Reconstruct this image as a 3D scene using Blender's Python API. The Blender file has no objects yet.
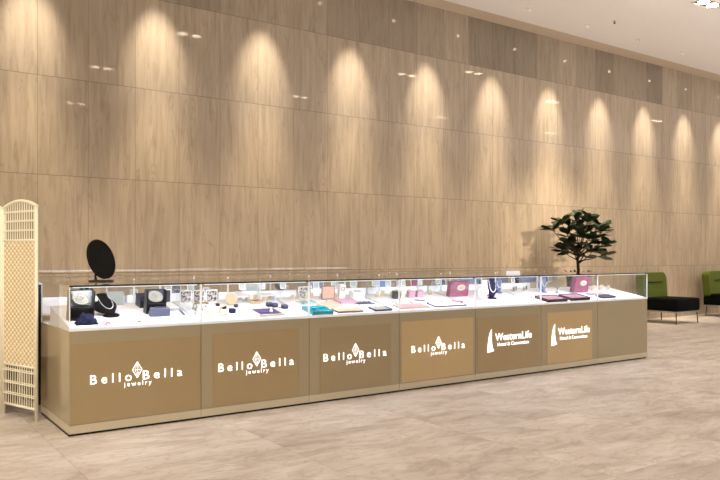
import bpy, bmesh, math, random
from mathutils import Matrix, Vector, Euler
random.seed(4)
SC = bpy.context.scene
COL = SC.collection
PI = math.pi

# ------------------------------------------------------------------ materials
def base_mat(name):
    m = bpy.data.materials.new(name); m.use_nodes = True
    nt = m.node_tree; b = nt.nodes['Principled BSDF']
    return m, nt, b
def lin(c): return tuple((v/12.92 if v <= .04045 else ((v+.055)/1.055)**2.4) for v in c)
def rgb(r, g, b): return lin((r/255, g/255, b/255)) + (1,)
def node(nt, t, **kw):
    n = nt.nodes.new(t)
    for k, v in kw.items():
        if k.startswith('in_'): n.inputs[k[3:]].default_value = v
        else: setattr(n, k, v)
    return n
def mth(nt, op, a, b=None, c=None):
    n = nt.nodes.new('ShaderNodeMath'); n.operation = op
    for i, v in enumerate((a, b, c)):
        if v is None: continue
        if isinstance(v, (int, float)): n.inputs[i].default_value = v
        else: nt.links.new(v, n.inputs[i])
    return n.outputs[0]
def plain(name, col, rough=.5, metal=0, var=.06, scale=30, spec=.5, coat=0, bump=0):
    m, nt, b = base_mat(name)
    tc = node(nt, 'ShaderNodeTexCoord')
    nz = node(nt, 'ShaderNodeTexNoise'); nz.inputs['Scale'].default_value = scale
    nt.links.new(tc.outputs['Object'], nz.inputs['Vector'])
    mx = node(nt, 'ShaderNodeMix', data_type='RGBA')
    mx.inputs['A'].default_value = tuple(max(0, v*(1-var)) for v in col[:3]) + (1,)
    mx.inputs['B'].default_value = tuple(min(1, v*(1+var)) for v in col[:3]) + (1,)
    nt.links.new(nz.outputs['Fac'], mx.inputs['Factor'])
    nt.links.new(mx.outputs['Result'], b.inputs['Base Color'])
    b.inputs['Roughness'].default_value = rough; b.inputs['Metallic'].default_value = metal
    b.inputs['Specular IOR Level'].default_value = spec
    b.inputs['Coat Weight'].default_value = coat; b.inputs['Coat Roughness'].default_value = .04
    if bump:
        bp = node(nt, 'ShaderNodeBump'); bp.inputs['Strength'].default_value = bump; bp.inputs['Distance'].default_value = .002
        nt.links.new(nz.outputs['Fac'], bp.inputs['Height']); nt.links.new(bp.outputs[0], b.inputs['Normal'])
    return m
def emis(name, col, strength, base=None):
    m, nt, b = base_mat(name)
    b.inputs['Base Color'].default_value = base or col
    b.inputs['Emission Color'].default_value = col; b.inputs['Emission Strength'].default_value = strength
    b.inputs['Roughness'].default_value = .3
    return m
def glass_mat(name, tint=(.985, .99, .99, 1), refl=.9):
    m = bpy.data.materials.new(name); m.use_nodes = True; nt = m.node_tree; nt.nodes.clear()
    out = node(nt, 'ShaderNodeOutputMaterial'); mix = node(nt, 'ShaderNodeMixShader')
    tr = node(nt, 'ShaderNodeBsdfTransparent'); tr.inputs[0].default_value = tint
    gl = node(nt, 'ShaderNodeBsdfGlossy'); gl.inputs['Roughness'].default_value = .02
    gl.inputs[0].default_value = (refl, refl, refl, 1)
    fr = node(nt, 'ShaderNodeFresnel'); fr.inputs[0].default_value = 1.5
    geo = node(nt, 'ShaderNodeNewGeometry')
    f = mth(nt, 'MULTIPLY', fr.outputs[0], mth(nt, 'SUBTRACT', 1, geo.outputs['Backfacing']))
    nt.links.new(f, mix.inputs[0])
    nt.links.new(tr.outputs[0], mix.inputs[1]); nt.links.new(gl.outputs[0], mix.inputs[2])
    nt.links.new(mix.outputs[0], out.inputs[0])
    return m

TW, TH, TX, TZ, WY = .556, 1.129, .452, 1.097, 3.386
def wall_mat():
    m, nt, b = base_mat('veined_wall_stone')
    geo = node(nt, 'ShaderNodeNewGeometry'); sp = node(nt, 'ShaderNodeSeparateXYZ')
    nt.links.new(geo.outputs['Position'], sp.inputs[0])
    u = mth(nt, 'DIVIDE', mth(nt, 'SUBTRACT', sp.outputs[0], TX), TW)
    v = mth(nt, 'DIVIDE', mth(nt, 'SUBTRACT', sp.outputs[2], TZ), TH)
    fu, fv = mth(nt, 'FLOOR', u), mth(nt, 'FLOOR', v)
    cb = node(nt, 'ShaderNodeCombineXYZ'); nt.links.new(fu, cb.inputs[0]); nt.links.new(fv, cb.inputs[1])
    wn = node(nt, 'ShaderNodeTexWhiteNoise', noise_dimensions='2D'); nt.links.new(cb.outputs[0], wn.inputs['Vector'])
    # vein field: fine vertical streaks, warped, different on every slab
    sx = mth(nt, 'ADD', mth(nt, 'MULTIPLY', sp.outputs[0], 1.0), mth(nt, 'MULTIPLY', wn.outputs['Value'], 37.0))
    cv = node(nt, 'ShaderNodeCombineXYZ')
    nt.links.new(mth(nt, 'MULTIPLY', sx, 6.0), cv.inputs[0])
    nt.links.new(mth(nt, 'MULTIPLY', sp.outputs[2], .55), cv.inputs[2])
    n1 = node(nt, 'ShaderNodeTexNoise'); n1.inputs['Scale'].default_value = 2.2; n1.inputs['Detail'].default_value = 9; n1.inputs['Roughness'].default_value = .62
    n1.inputs['Distortion'].default_value = .6
    nt.links.new(cv.outputs[0], n1.inputs['Vector'])
    n2 = node(nt, 'ShaderNodeTexNoise'); n2.inputs['Scale'].default_value = 1.1; n2.inputs['Detail'].default_value = 4; n2.inputs['Distortion'].default_value = 1.4
    nt.links.new(cv.outputs[0], n2.inputs['Vector'])
    r1 = node(nt, 'ShaderNodeValToRGB'); e = r1.color_ramp.elements
    e[0].position = .30; e[0].color = rgb(164, 147, 125); e[1].position = .62; e[1].color = rgb(188, 171, 149)
    x = r1.color_ramp.elements.new(.43); x.color = rgb(176, 159, 138)
    nt.links.new(n1.outputs['Fac'], r1.inputs[0])
    # thin brown veins
    ridge = mth(nt, 'ABSOLUTE', mth(nt, 'SUBTRACT', n2.outputs['Fac'], .5))
    vein = mth(nt, 'SUBTRACT', 1, mth(nt, 'MINIMUM', mth(nt, 'MULTIPLY', ridge, 45), 1))
    mv = node(nt, 'ShaderNodeMix', data_type='RGBA'); mv.inputs['B'].default_value = rgb(118, 96, 76)
    nt.links.new(mth(nt, 'MULTIPLY', vein, .26), mv.inputs['Factor']); nt.links.new(r1.outputs[0], mv.inputs['A'])
    # slab tone: the top course varies most, its unlit darkness painted in
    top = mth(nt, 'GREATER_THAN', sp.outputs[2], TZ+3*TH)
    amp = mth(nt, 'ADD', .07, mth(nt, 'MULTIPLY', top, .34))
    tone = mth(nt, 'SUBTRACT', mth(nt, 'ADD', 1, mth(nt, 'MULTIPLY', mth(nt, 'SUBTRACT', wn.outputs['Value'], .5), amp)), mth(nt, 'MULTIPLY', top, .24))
    # joints
    ju = mth(nt, 'LESS_THAN', mth(nt, 'MULTIPLY', mth(nt, 'ABSOLUTE', mth(nt, 'SUBTRACT', mth(nt, 'FRACT', mth(nt, 'ADD', u, .5)), .5)), TW), .0026)
    jv = mth(nt, 'LESS_THAN', mth(nt, 'MULTIPLY', mth(nt, 'ABSOLUTE', mth(nt, 'SUBTRACT', mth(nt, 'FRACT', mth(nt, 'ADD', v, .5)), .5)), TH), .0036)
    j = mth(nt, 'MAXIMUM', ju, jv)
    tone = mth(nt, 'MULTIPLY', tone, mth(nt, 'SUBTRACT', 1, mth(nt, 'MULTIPLY', j, .48)))
    hs = node(nt, 'ShaderNodeVectorMath', operation='SCALE')
    nt.links.new(mv.outputs['Result'], hs.inputs[0]); nt.links.new(tone, hs.inputs['Scale'])
    nt.links.new(hs.outputs[0], b.inputs['Base Color'])
    b.inputs['Roughness'].default_value = .55; b.inputs['Specular IOR Level'].default_value = .3
    b.inputs['Coat Weight'].default_value = .35; b.inputs['Coat Roughness'].default_value = .03
    return m
def floor_mat():
    m, nt, b = base_mat('beige_marble_floor')
    geo = node(nt, 'ShaderNodeNewGeometry'); sp = node(nt, 'ShaderNodeSeparateXYZ')
    nt.links.new(geo.outputs['Position'], sp.inputs[0])
    S = 1.275
    u = mth(nt, 'DIVIDE', mth(nt, 'ADD', sp.outputs[0], .15), S); v = mth(nt, 'DIVIDE', mth(nt, 'ADD', sp.outputs[1], 1.53), S)
    cb = node(nt, 'ShaderNodeCombineXYZ'); nt.links.new(mth(nt, 'FLOOR', u), cb.inputs[0]); nt.links.new(mth(nt, 'FLOOR', v), cb.inputs[1])
    wn = node(nt, 'ShaderNodeTexWhiteNoise', noise_dimensions='2D'); nt.links.new(cb.outputs[0], wn.inputs['Vector'])
    off = node(nt, 'ShaderNodeVectorMath', operation='MULTIPLY_ADD'); off.inputs[1].default_value = (9, 9, 9)
    nt.links.new(wn.outputs['Color'], off.inputs[0]); nt.links.new(geo.outputs['Position'], off.inputs[2])
    mp = node(nt, 'ShaderNodeMapping'); mp.inputs['Scale'].default_value = (.8, 1.9, 1); mp.inputs['Rotation'].default_value = (0, 0, .35)
    nt.links.new(off.outputs[0], mp.inputs['Vector'])
    n1 = node(nt, 'ShaderNodeTexNoise'); n1.inputs['Scale'].default_value = 1.8; n1.inputs['Detail'].default_value = 9; n1.inputs['Roughness'].default_value = .66; n1.inputs['Distortion'].default_value = .8
    n2 = node(nt, 'ShaderNodeTexNoise'); n2.inputs['Scale'].default_value = 3.4; n2.inputs['Detail'].default_value = 8; n2.inputs['Distortion'].default_value = 1.5
    for n in (n1, n2): nt.links.new(mp.outputs[0], n.inputs['Vector'])
    r = node(nt, 'ShaderNodeValToRGB'); e = r.color_ramp.elements
    e[0].position = .30; e[0].color = rgb(166, 156, 148); e[1].position = .66; e[1].color = rgb(222, 216, 212)
    x = r.color_ramp.elements.new(.47); x.color = rgb(202, 193, 186)
    nt.links.new(n1.outputs['Fac'], r.inputs[0])
    ridge = mth(nt, 'ABSOLUTE', mth(nt, 'SUBTRACT', n2.outputs['Fac'], .5))
    vein = mth(nt, 'SUBTRACT', 1, mth(nt, 'MINIMUM', mth(nt, 'MULTIPLY', ridge, 22), 1))
    mv = node(nt, 'ShaderNodeMix', data_type='RGBA'); mv.inputs['B'].default_value = rgb(150, 130, 112)
    nt.links.new(mth(nt, 'MULTIPLY', vein, .35), mv.inputs['Factor']); nt.links.new(r.outputs[0], mv.inputs['A'])
    ju = mth(nt, 'LESS_THAN', mth(nt, 'ABSOLUTE', mth(nt, 'SUBTRACT', mth(nt, 'FRACT', mth(nt, 'ADD', u, .5)), .5)), .0022)
    jv = mth(nt, 'LESS_THAN', mth(nt, 'ABSOLUTE', mth(nt, 'SUBTRACT', mth(nt, 'FRACT', mth(nt, 'ADD', v, .5)), .5)), .0022)
    tone = mth(nt, 'MULTIPLY', mth(nt, 'ADD', .96, mth(nt, 'MULTIPLY', wn.outputs['Value'], .08)), mth(nt, 'SUBTRACT', 1, mth(nt, 'MULTIPLY', mth(nt, 'MAXIMUM', ju, jv), .22)))
    hs = node(nt, 'ShaderNodeVectorMath', operation='SCALE')
    nt.links.new(mv.outputs['Result'], hs.inputs[0]); nt.links.new(tone, hs.inputs['Scale'])
    nt.links.new(hs.outputs[0], b.inputs['Base Color'])
    b.inputs['Roughness'].default_value = .34; b.inputs['Specular IOR Level'].default_value = .4
    return m
def weave_mat():
    m, nt, b = base_mat('woven_rattan')
    tc = node(nt, 'ShaderNodeTexCoord'); sp = node(nt, 'ShaderNodeSeparateXYZ'); nt.links.new(tc.outputs['Object'], sp.inputs[0])
    a = mth(nt, 'SINE', mth(nt, 'MULTIPLY', sp.outputs[0], 2*PI/.058))
    c = mth(nt, 'SINE', mth(nt, 'MULTIPLY', sp.outputs[2], 2*PI/.044))
    p = mth(nt, 'MULTIPLY', a, c)
    r = node(nt, 'ShaderNodeValToRGB'); e = r.color_ramp.elements
    e[0].position = .10; e[0].color = rgb(226, 200, 154); e[1].position = .62; e[1].color = rgb(255, 240, 208)
    nt.links.new(mth(nt, 'ADD', mth(nt, 'MULTIPLY', p, .5), .5), r.inputs[0]); nt.links.new(r.outputs[0], b.inputs['Base Color'])
    bp = node(nt, 'ShaderNodeBump'); bp.inputs['Strength'].default_value = .8; bp.inputs['Distance'].default_value = .006
    nt.links.new(p, bp.inputs['Height']); nt.links.new(bp.outputs[0], b.inputs['Normal'])
    b.inputs['Roughness'].default_value = .6
    return m
def lightbox_mat(name, col, e):
    m = plain(name, col, .16, spec=.5, var=.04, scale=3)
    b = m.node_tree.nodes['Principled BSDF']
    b.inputs['Emission Color'].default_value = rgb(222, 172, 108); b.inputs['Emission Strength'].default_value = e
    return m

M = dict(
    wall=wall_mat(), floor=floor_mat(), weave=weave_mat(),
    ceiling=plain('ceiling_paint', rgb(244, 240, 236), .8, var=.01, scale=2),
    ceil_shade=plain('ceiling_edge_shade', rgb(214, 196, 174), .7, var=.01, scale=2),
    
    body=plain('back_painted_khaki_glass', rgb(170, 156, 126), .14, var=.02, scale=3, spec=.6),
    plinth=plain('pale_khaki_strip', rgb(206, 194, 168), .2, var=.02, scale=3),
    toe=plain('black_toe_kick', rgb(14, 12, 10), .5),
    joint=plain('dark_joint', rgb(62, 54, 42), .5),
    deck=plain('white_display_board', rgb(238, 240, 248), .45, var=.01),
    glass=glass_mat('clear_glass'),
    edge=emis('lit_glass_edge', (.80, .88, 1, 1), .18, (.85, .9, .95, 1)),
    dkedge=plain('dark_green_glass_edge', rgb(38, 48, 40), .2),
    led=emis('led_strip', (.88, .93, 1, 1), .9),
    letter=emis('lit_white_letters', (1, .96, .95, 1), 1.5, (1, 1, 1, 1)),
    steel=plain('brushed_steel', rgb(180, 180, 182), .3, metal=1),
    silver=plain('polished_silver', rgb(215, 215, 220), .15, metal=1),
    gold=plain('gold_metal', rgb(200, 160, 90), .25, metal=1),
    black=plain('black_satin', rgb(8, 8, 9), .35),
    mirror=plain('dark_reflection_face', rgb(6, 6, 6), .5, spec=.12),  # dark surroundings mirrored in the disc are put into its colour
    velvet=plain('black_velvet', rgb(8, 8, 11), .9, spec=.1),
    navy=plain('navy_velvet', rgb(22, 24, 56), .8, spec=.2, var=.3, scale=60),
    navyb=plain('navy_leatherette', rgb(36, 38, 70), .5, var=.2),
    slate=plain('slate_grey_cloth', rgb(78, 80, 100), .8, var=.15),
    cream=plain('cream_satin', rgb(206, 198, 176), .5, var=.05),
    greygreen=plain('grey_green_card', rgb(168, 174, 174), .6, var=.1),
    paper=plain('white_paper', rgb(240, 240, 240), .7, var=.03),
    dish=plain('brushed_dish', rgb(168, 164, 152), .35, var=.15, scale=60),
    pearl=plain('pearl', rgb(238, 234, 228), .2, coat=.5),
    tan=plain('tan_linen', rgb(196, 172, 140), .8, var=.1, scale=80),
    brown=plain('brown_wood', rgb(120, 90, 66), .5, var=.2),
    pinkbrown=plain('pink_beige_suede', rgb(206, 170, 150), .8, var=.08),
    purple=plain('violet_velvet', rgb(82, 70, 116), .8, var=.15, scale=60),
    teal=plain('turquoise_plastic', rgb(24, 150, 164), .35, var=.1),
    mint=plain('pale_mint_card', rgb(150, 206, 190), .6, var=.1),
    pink=plain('pale_pink_card', rgb(196, 156, 170), .6, var=.06),
    magenta=plain('dusky_pink_paper', rgb(150, 74, 104), .5, var=.22, scale=40),
    maroon=plain('dark_maroon_velvet', rgb(52, 26, 34), .8, var=.2),
    blue=plain('soft_blue_card', rgb(110, 140, 200), .5, var=.1),
    bluegrey=plain('blue_grey_satin', rgb(104, 116, 150), .5, var=.15),
    red=plain('red_lacquer', rgb(176, 48, 56), .4),
    darkred=plain('dark_red_fabric', rgb(120, 20, 40), .7, var=.2),
    charcoal=plain('charcoal_plastic', rgb(66, 66, 74), .5),
    rattan=plain('cream_rattan_cane', rgb(254, 244, 222), .5, var=.08, scale=120, bump=.3),
    green=plain('olive_green_upholstery', rgb(84, 96, 16), .8, var=.12, scale=90, bump=.2),
    seat=plain('black_upholstery', rgb(6, 9, 10), .8, var=.2, scale=90, bump=.2, spec=.1),
    leaf=plain('dark_glossy_leaf', rgb(26, 46, 18), .4, var=.35, scale=25),
    bark=plain('brown_bark', rgb(58, 42, 30), .8, var=.3, scale=60),
    pot=plain('dark_grey_planter', rgb(60, 58, 54), .5),
    soil=plain('potting_soil', rgb(42, 30, 22), .9, var=.4, scale=80, bump=.6),
    lamp=emis('warm_lamp_lens', (1, .84, .62, 1), 45),
    lampsmall=emis('small_warm_lamp_lens', (1, .84, .62, 1), 20),
    ring=plain('white_lamp_trim', rgb(225, 215, 200), .4),
)
M['box_on'] = lightbox_mat('golden_lightbox_front', rgb(164, 144, 108), .035)
M['box_bright'] = lightbox_mat('bright_golden_lightbox_front', rgb(180, 158, 118), .11)
M['box_dim'] = lightbox_mat('dim_khaki_lightbox_front', rgb(160, 143, 110), .025)

# ------------------------------------------------------------------ mesh helpers
class MB:
    def __init__(s): s.bm = bmesh.new()
    def box(s, c, d, rot=None, taper=None):
        r = bmesh.ops.create_cube(s.bm, size=1)
        for v in r['verts']:
            if taper and v.co.z > 0: v.co.x *= taper; v.co.y *= taper
            v.co = Vector((v.co.x*d[0], v.co.y*d[1], v.co.z*d[2]))
            if rot: v.co = Euler(rot).to_matrix() @ v.co
            v.co += Vector(c)
        return s
    def bb(s, x0, x1, y0, y1, z0, z1): return s.box(((x0+x1)/2, (y0+y1)/2, (z0+z1)/2), (x1-x0, y1-y0, z1-z0))
    def tube(s, pts, r, n=8, closed=False):
        pts = [Vector(p) for p in pts]; rings = []; N = len(pts)
        rs = r if isinstance(r, (list, tuple)) else [r]*N
        for i, p in enumerate(pts):
            a = pts[(i-1) % N] if (closed or i) else p; b = pts[(i+1) % N] if (closed or i < N-1) else p
            t = (b-a).normalized(); up = Vector((0, 0, 1)) if abs(t.z) < .95 else Vector((1, 0, 0))
            u = t.cross(up).normalized(); w = t.cross(u)
            rings.append([s.bm.verts.new(p + (u*math.cos(k*2*PI/n) + w*math.sin(k*2*PI/n))*rs[i]) for k in range(n)])
        for i in range(N if closed else N-1):
            A, B = rings[i], rings[(i+1) % N]
            for k in range(n): s.bm.faces.new((A[k], A[(k+1) % n], B[(k+1) % n], B[k]))
        if not closed:
            s.bm.faces.new(rings[0]); s.bm.faces.new(rings[-1][::-1])
        return s
    def lathe(s, prof, n=24, c=(0, 0, 0), sx=1, sy=1):
        rings = [[s.bm.verts.new((c[0]+r*math.cos(k*2*PI/n)*sx, c[1]+r*math.sin(k*2*PI/n)*sy, c[2]+z)) for k in range(n)] for r, z in prof]
        for A, B in zip(rings, rings[1:]):
            for k in range(n): s.bm.faces.new((A[k], A[(k+1) % n], B[(k+1) % n], B[k]))
        s.bm.faces.new(rings[0][::-1]); s.bm.faces.new(rings[-1])
        return s
    def prism(s, poly, d, axis='y', off=0):          # poly in (x,z), extruded along y by d from off
        f = [s.bm.verts.new((x, off, z)) for x, z in poly]; g = [s.bm.verts.new((x, off+d, z)) for x, z in poly]
        s.bm.faces.new(f); s.bm.faces.new(g[::-1]); n = len(poly)
        for i in range(n): s.bm.faces.new((f[i], g[i], g[(i+1) % n], f[(i+1) % n]))
        return s
    def sph(s, c, r, sx=1, sy=1, sz=1, u=10, v=6):
        q = bmesh.ops.create_uvsphere(s.bm, u_segments=u, v_segments=v, radius=r)
        for w in q['verts']: w.co = Vector((w.co.x*sx, w.co.y*sy, w.co.z*sz)) + Vector(c)
        return s
    def xf(s, mat): bmesh.ops.transform(s.bm, matrix=mat, verts=s.bm.verts); return s
    def build(s, name, mat, parent=None, bevel=0, smooth=False, seg=2):
        bmesh.ops.recalc_face_normals(s.bm, faces=s.bm.faces)
        me = bpy.data.meshes.new(name); s.bm.to_mesh(me); s.bm.free()
        if smooth:
            for p in me.polygons: p.use_smooth = True
        me.materials.append(mat)
        o = bpy.data.objects.new(name, me); COL.objects.link(o)
        if parent: o.parent = parent
        if bevel:
            b = o.modifiers.new('bevel', 'BEVEL'); b.width = bevel; b.segments = seg; b.limit_method = 'ANGLE'
        return o
def tag(o, label, cat, group=None):
    o['label'] = label; o['category'] = cat
    if group: o['group'] = group
    return o
def thing(name, label, cat, loc=(0, 0, 0), rz=0, group=None):
    o = bpy.data.objects.new(name, None); COL.objects.link(o); o.empty_display_size = .1
    o.location = loc; o.rotation_euler = (0, 0, rz)
    return tag(o, label, cat, group)
def struct(name, mb, mat):
    o = mb.build(name, mat); o['kind'] = 'structure'; return o
def text_mesh(name, body, mat, parent, x0, x1, z, h, y=-.004, spacing=1.0, bold=0.0):
    cu = bpy.data.curves.new(name, 'FONT'); cu.body = body; cu.space_character = spacing; cu.offset = bold; cu.extrude = .02; cu.resolution_u = 3
    t = bpy.data.objects.new(name, cu); COL.objects.link(t)
    bpy.context.view_layer.update()
    me = bpy.data.meshes.new_from_object(t.evaluated_get(bpy.context.evaluated_depsgraph_get()))
    COL.objects.unlink(t); bpy.data.objects.remove(t)
    xs = [v.co.x for v in me.vertices]; a, b = min(xs), max(xs)
    k = (x1-x0)/(b-a); kz = h/.70
    for v in me.vertices:
        v.co = Vector((x0+(v.co.x-a)*k, y-(.003 if v.co.z > 0 else 0), z+v.co.y*kz))
    me.materials.clear(); me.materials.append(mat); me.name = name
    o = bpy.data.objects.new(name, me); COL.objects.link(o); o.parent = parent
    return o

# ------------------------------------------------------------------ the setting
CZ = 5.28
struct('floor', MB().bb(-10, 34, -13, WY, -.1, 0), M['floor'])
struct('wall_back', MB().bb(-10, 34, WY, WY+.2, -.1, CZ+.2), M['wall'])
struct('ceiling', MB().bb(-10, 34, -13, WY-.34, CZ, CZ+.2), M['ceiling'])
struct('shade_strip_1', MB().bb(-10, 34, WY-.34, WY, CZ+.006, CZ+.2), M['ceil_shade'])  # ceiling strip along the wall, its shadow put into the darker colour

# small eyeball lamps turned to the wall: their lenses face the stone, their white backs face the room
WLY = 2.55
for k in range(-1, 14):
    x = .37 + 1.458*k
    t = thing('wall_washer', 'small white eyeball ceiling lamp turned towards the stone wall, reflected in it', 'ceiling light', (x, WLY, CZ), group='wall washing eyeball lamps along the ceiling')
    MB().lathe([(.075, -.003), (.075, 0), (.05, 0), (.05, -.003)], 20).build('trim_ring', M['ceiling'], t)
    T = Matrix.Translation((0, .0, -.004)) @ Matrix.Rotation(math.radians(50), 4, 'X')
    MB().lathe([(.001, .030), (.03, .028), (.046, .012), (.048, -.018), (.044, -.018), (.040, .0), (.001, .0)], 20).xf(T).build('eyeball_hood', M['ceiling'], t, smooth=False)
    MB().lathe([(.001, -.012), (.041, -.012), (.041, -.004), (.001, -.004)], 20).xf(T).build('lens', M['lampsmall'], t)
    for pw, size, tilt, bl in ((215, 31, 28.5, 1), (110, 42, 19.5, 1), (640, 34, 7, .9)):      # tight beam, soft spill, downward throw
        L = bpy.data.lights.new('wall_wash', 'SPOT'); L.energy = pw; L.color = (1, .90, .76) if size == 31 else (1, .83, .58); L.spot_size = math.radians(size); L.spot_blend = bl; L.shadow_soft_size = .03
        o = bpy.data.objects.new('wall_wash', L); COL.objects.link(o); o.location = (x, WLY+.05, CZ-.06)
        d = Vector((0, math.sin(math.radians(tilt)), -math.cos(math.radians(tilt))))
        o.rotation_euler = d.to_track_quat('-Z', 'Y').to_euler()

# twin downlights in the main ceiling
def downlight(x, y, label, energy, group=None, lamp='lamp'):
    t = thing('twin_downlight', label, 'ceiling light', (x, y, CZ), group=group)
    m = MB()
    m.bb(-.27, .27, .11, .13, -.012, 0); m.bb(-.27, .27, -.13, -.11, -.012, 0); m.bb(-.27, -.25, -.11, .11, -.012, 0); m.bb(.25, .27, -.11, .11, -.012, 0)
    m.build('frame', M['ring'], t)
    MB().bb(-.25, .25, -.11, .11, -.004, 0).build('housing', M['black'], t)
    for sx in (-.13, .13):
        MB().lathe([(.001, -.010), (.085, -.010), (.085, -.004), (.001, -.004)], 20, (sx, 0, 0)).build('lamp', M[lamp], t)
    L = bpy.data.lights.new('downlight', 'SPOT'); L.energy = energy; L.color = (1, .84, .66); L.spot_size = math.radians(125); L.spot_blend = .8; L.shadow_soft_size = .12
    o = bpy.data.objects.new('downlight', L); COL.objects.link(o); o.location = (x, y, CZ-.05)
G = 'twin downlights reflected in the stone wall'
downlight(9.78, .76, 'bright twin lamp ceiling downlight at the top right corner of the photo', 220)
for x in (-6.1, -1.2, 3.7, 8.7, 13.5, 18.1): downlight(x, -.22, 'twin lamp downlight flush in the ceiling row over the front of the counters', 230 if x < 0 else 72, G+', near row')  # row continued leftwards; those lamps added to brighten floor and counter end
for x in (-6.6, -1.8, 3.05, 7.9, 12.6, 17.2): downlight(x, -3.45, 'twin lamp downlight flush in the ceiling row behind the customer side', 420 if x < 0 else 84, G+', middle row')  # left lamps extend the row, added for more light on the left
for x in (-1.6, 3.5, 8.5): downlight(x, -7.5, 'twin lamp downlight flush in the ceiling row farthest from the stone wall', 110, G+', far row')
sp = thing('fire_sprinkler', 'tiny dark sprinkler head on the plain white ceiling', 'sprinkler', (9.3, 2.13, CZ))
MB().lathe([(.03, -.006), (.03, 0)], 16).build('flange', M['ring'], sp)
MB().lathe([(.008, -.045), (.022, -.045), (.022, -.04), (.008, -.03), (.010, -.006)], 12).build('sprinkler_head', M['black'], sp)

# unseen fill lamps on the customer side, added to brighten the ceiling
for x in (9, 19):
    L = bpy.data.lights.new('ceiling_fill', 'AREA'); L.shape = 'RECTANGLE'; L.size = 7; L.size_y = 3; L.energy = 380; L.color = (1, .97, .98)
    o = bpy.data.objects.new('ceiling_fill', L); COL.objects.link(o); o.location = (x, -4.8, 1.6); o.rotation_euler = (PI, 0, 0)
# key light: a track spot over the lobby aimed at the tree
L = bpy.data.lights.new('aimed_spot', 'SPOT'); L.energy = 2200; L.color = (1, .84, .62); L.spot_size = math.radians(20); L.spot_blend = 1; L.shadow_soft_size = .05
o = bpy.data.objects.new('aimed_spot', L); COL.objects.link(o); o.location = (10.2, -4.6, CZ-.15)
o.rotation_euler = (Vector((9.1, 3.2, 1.7))-o.location).to_track_quat('-Z', 'Y').to_euler()

L = bpy.data.lights.new('aimed_spot', 'SPOT'); L.energy = 1000; L.color = (1, .87, .68); L.spot_size = math.radians(34); L.spot_blend = .9; L.shadow_soft_size = .1  # unseen spot added to brighten the screen and the counter's left side
o = bpy.data.objects.new('aimed_spot', L); COL.objects.link(o); o.location = (-5.5, -3.2, CZ-.15)
o.rotation_euler = (Vector((-.3, .9, .7))-o.location).to_track_quat('-Z', 'Y').to_euler()

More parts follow.
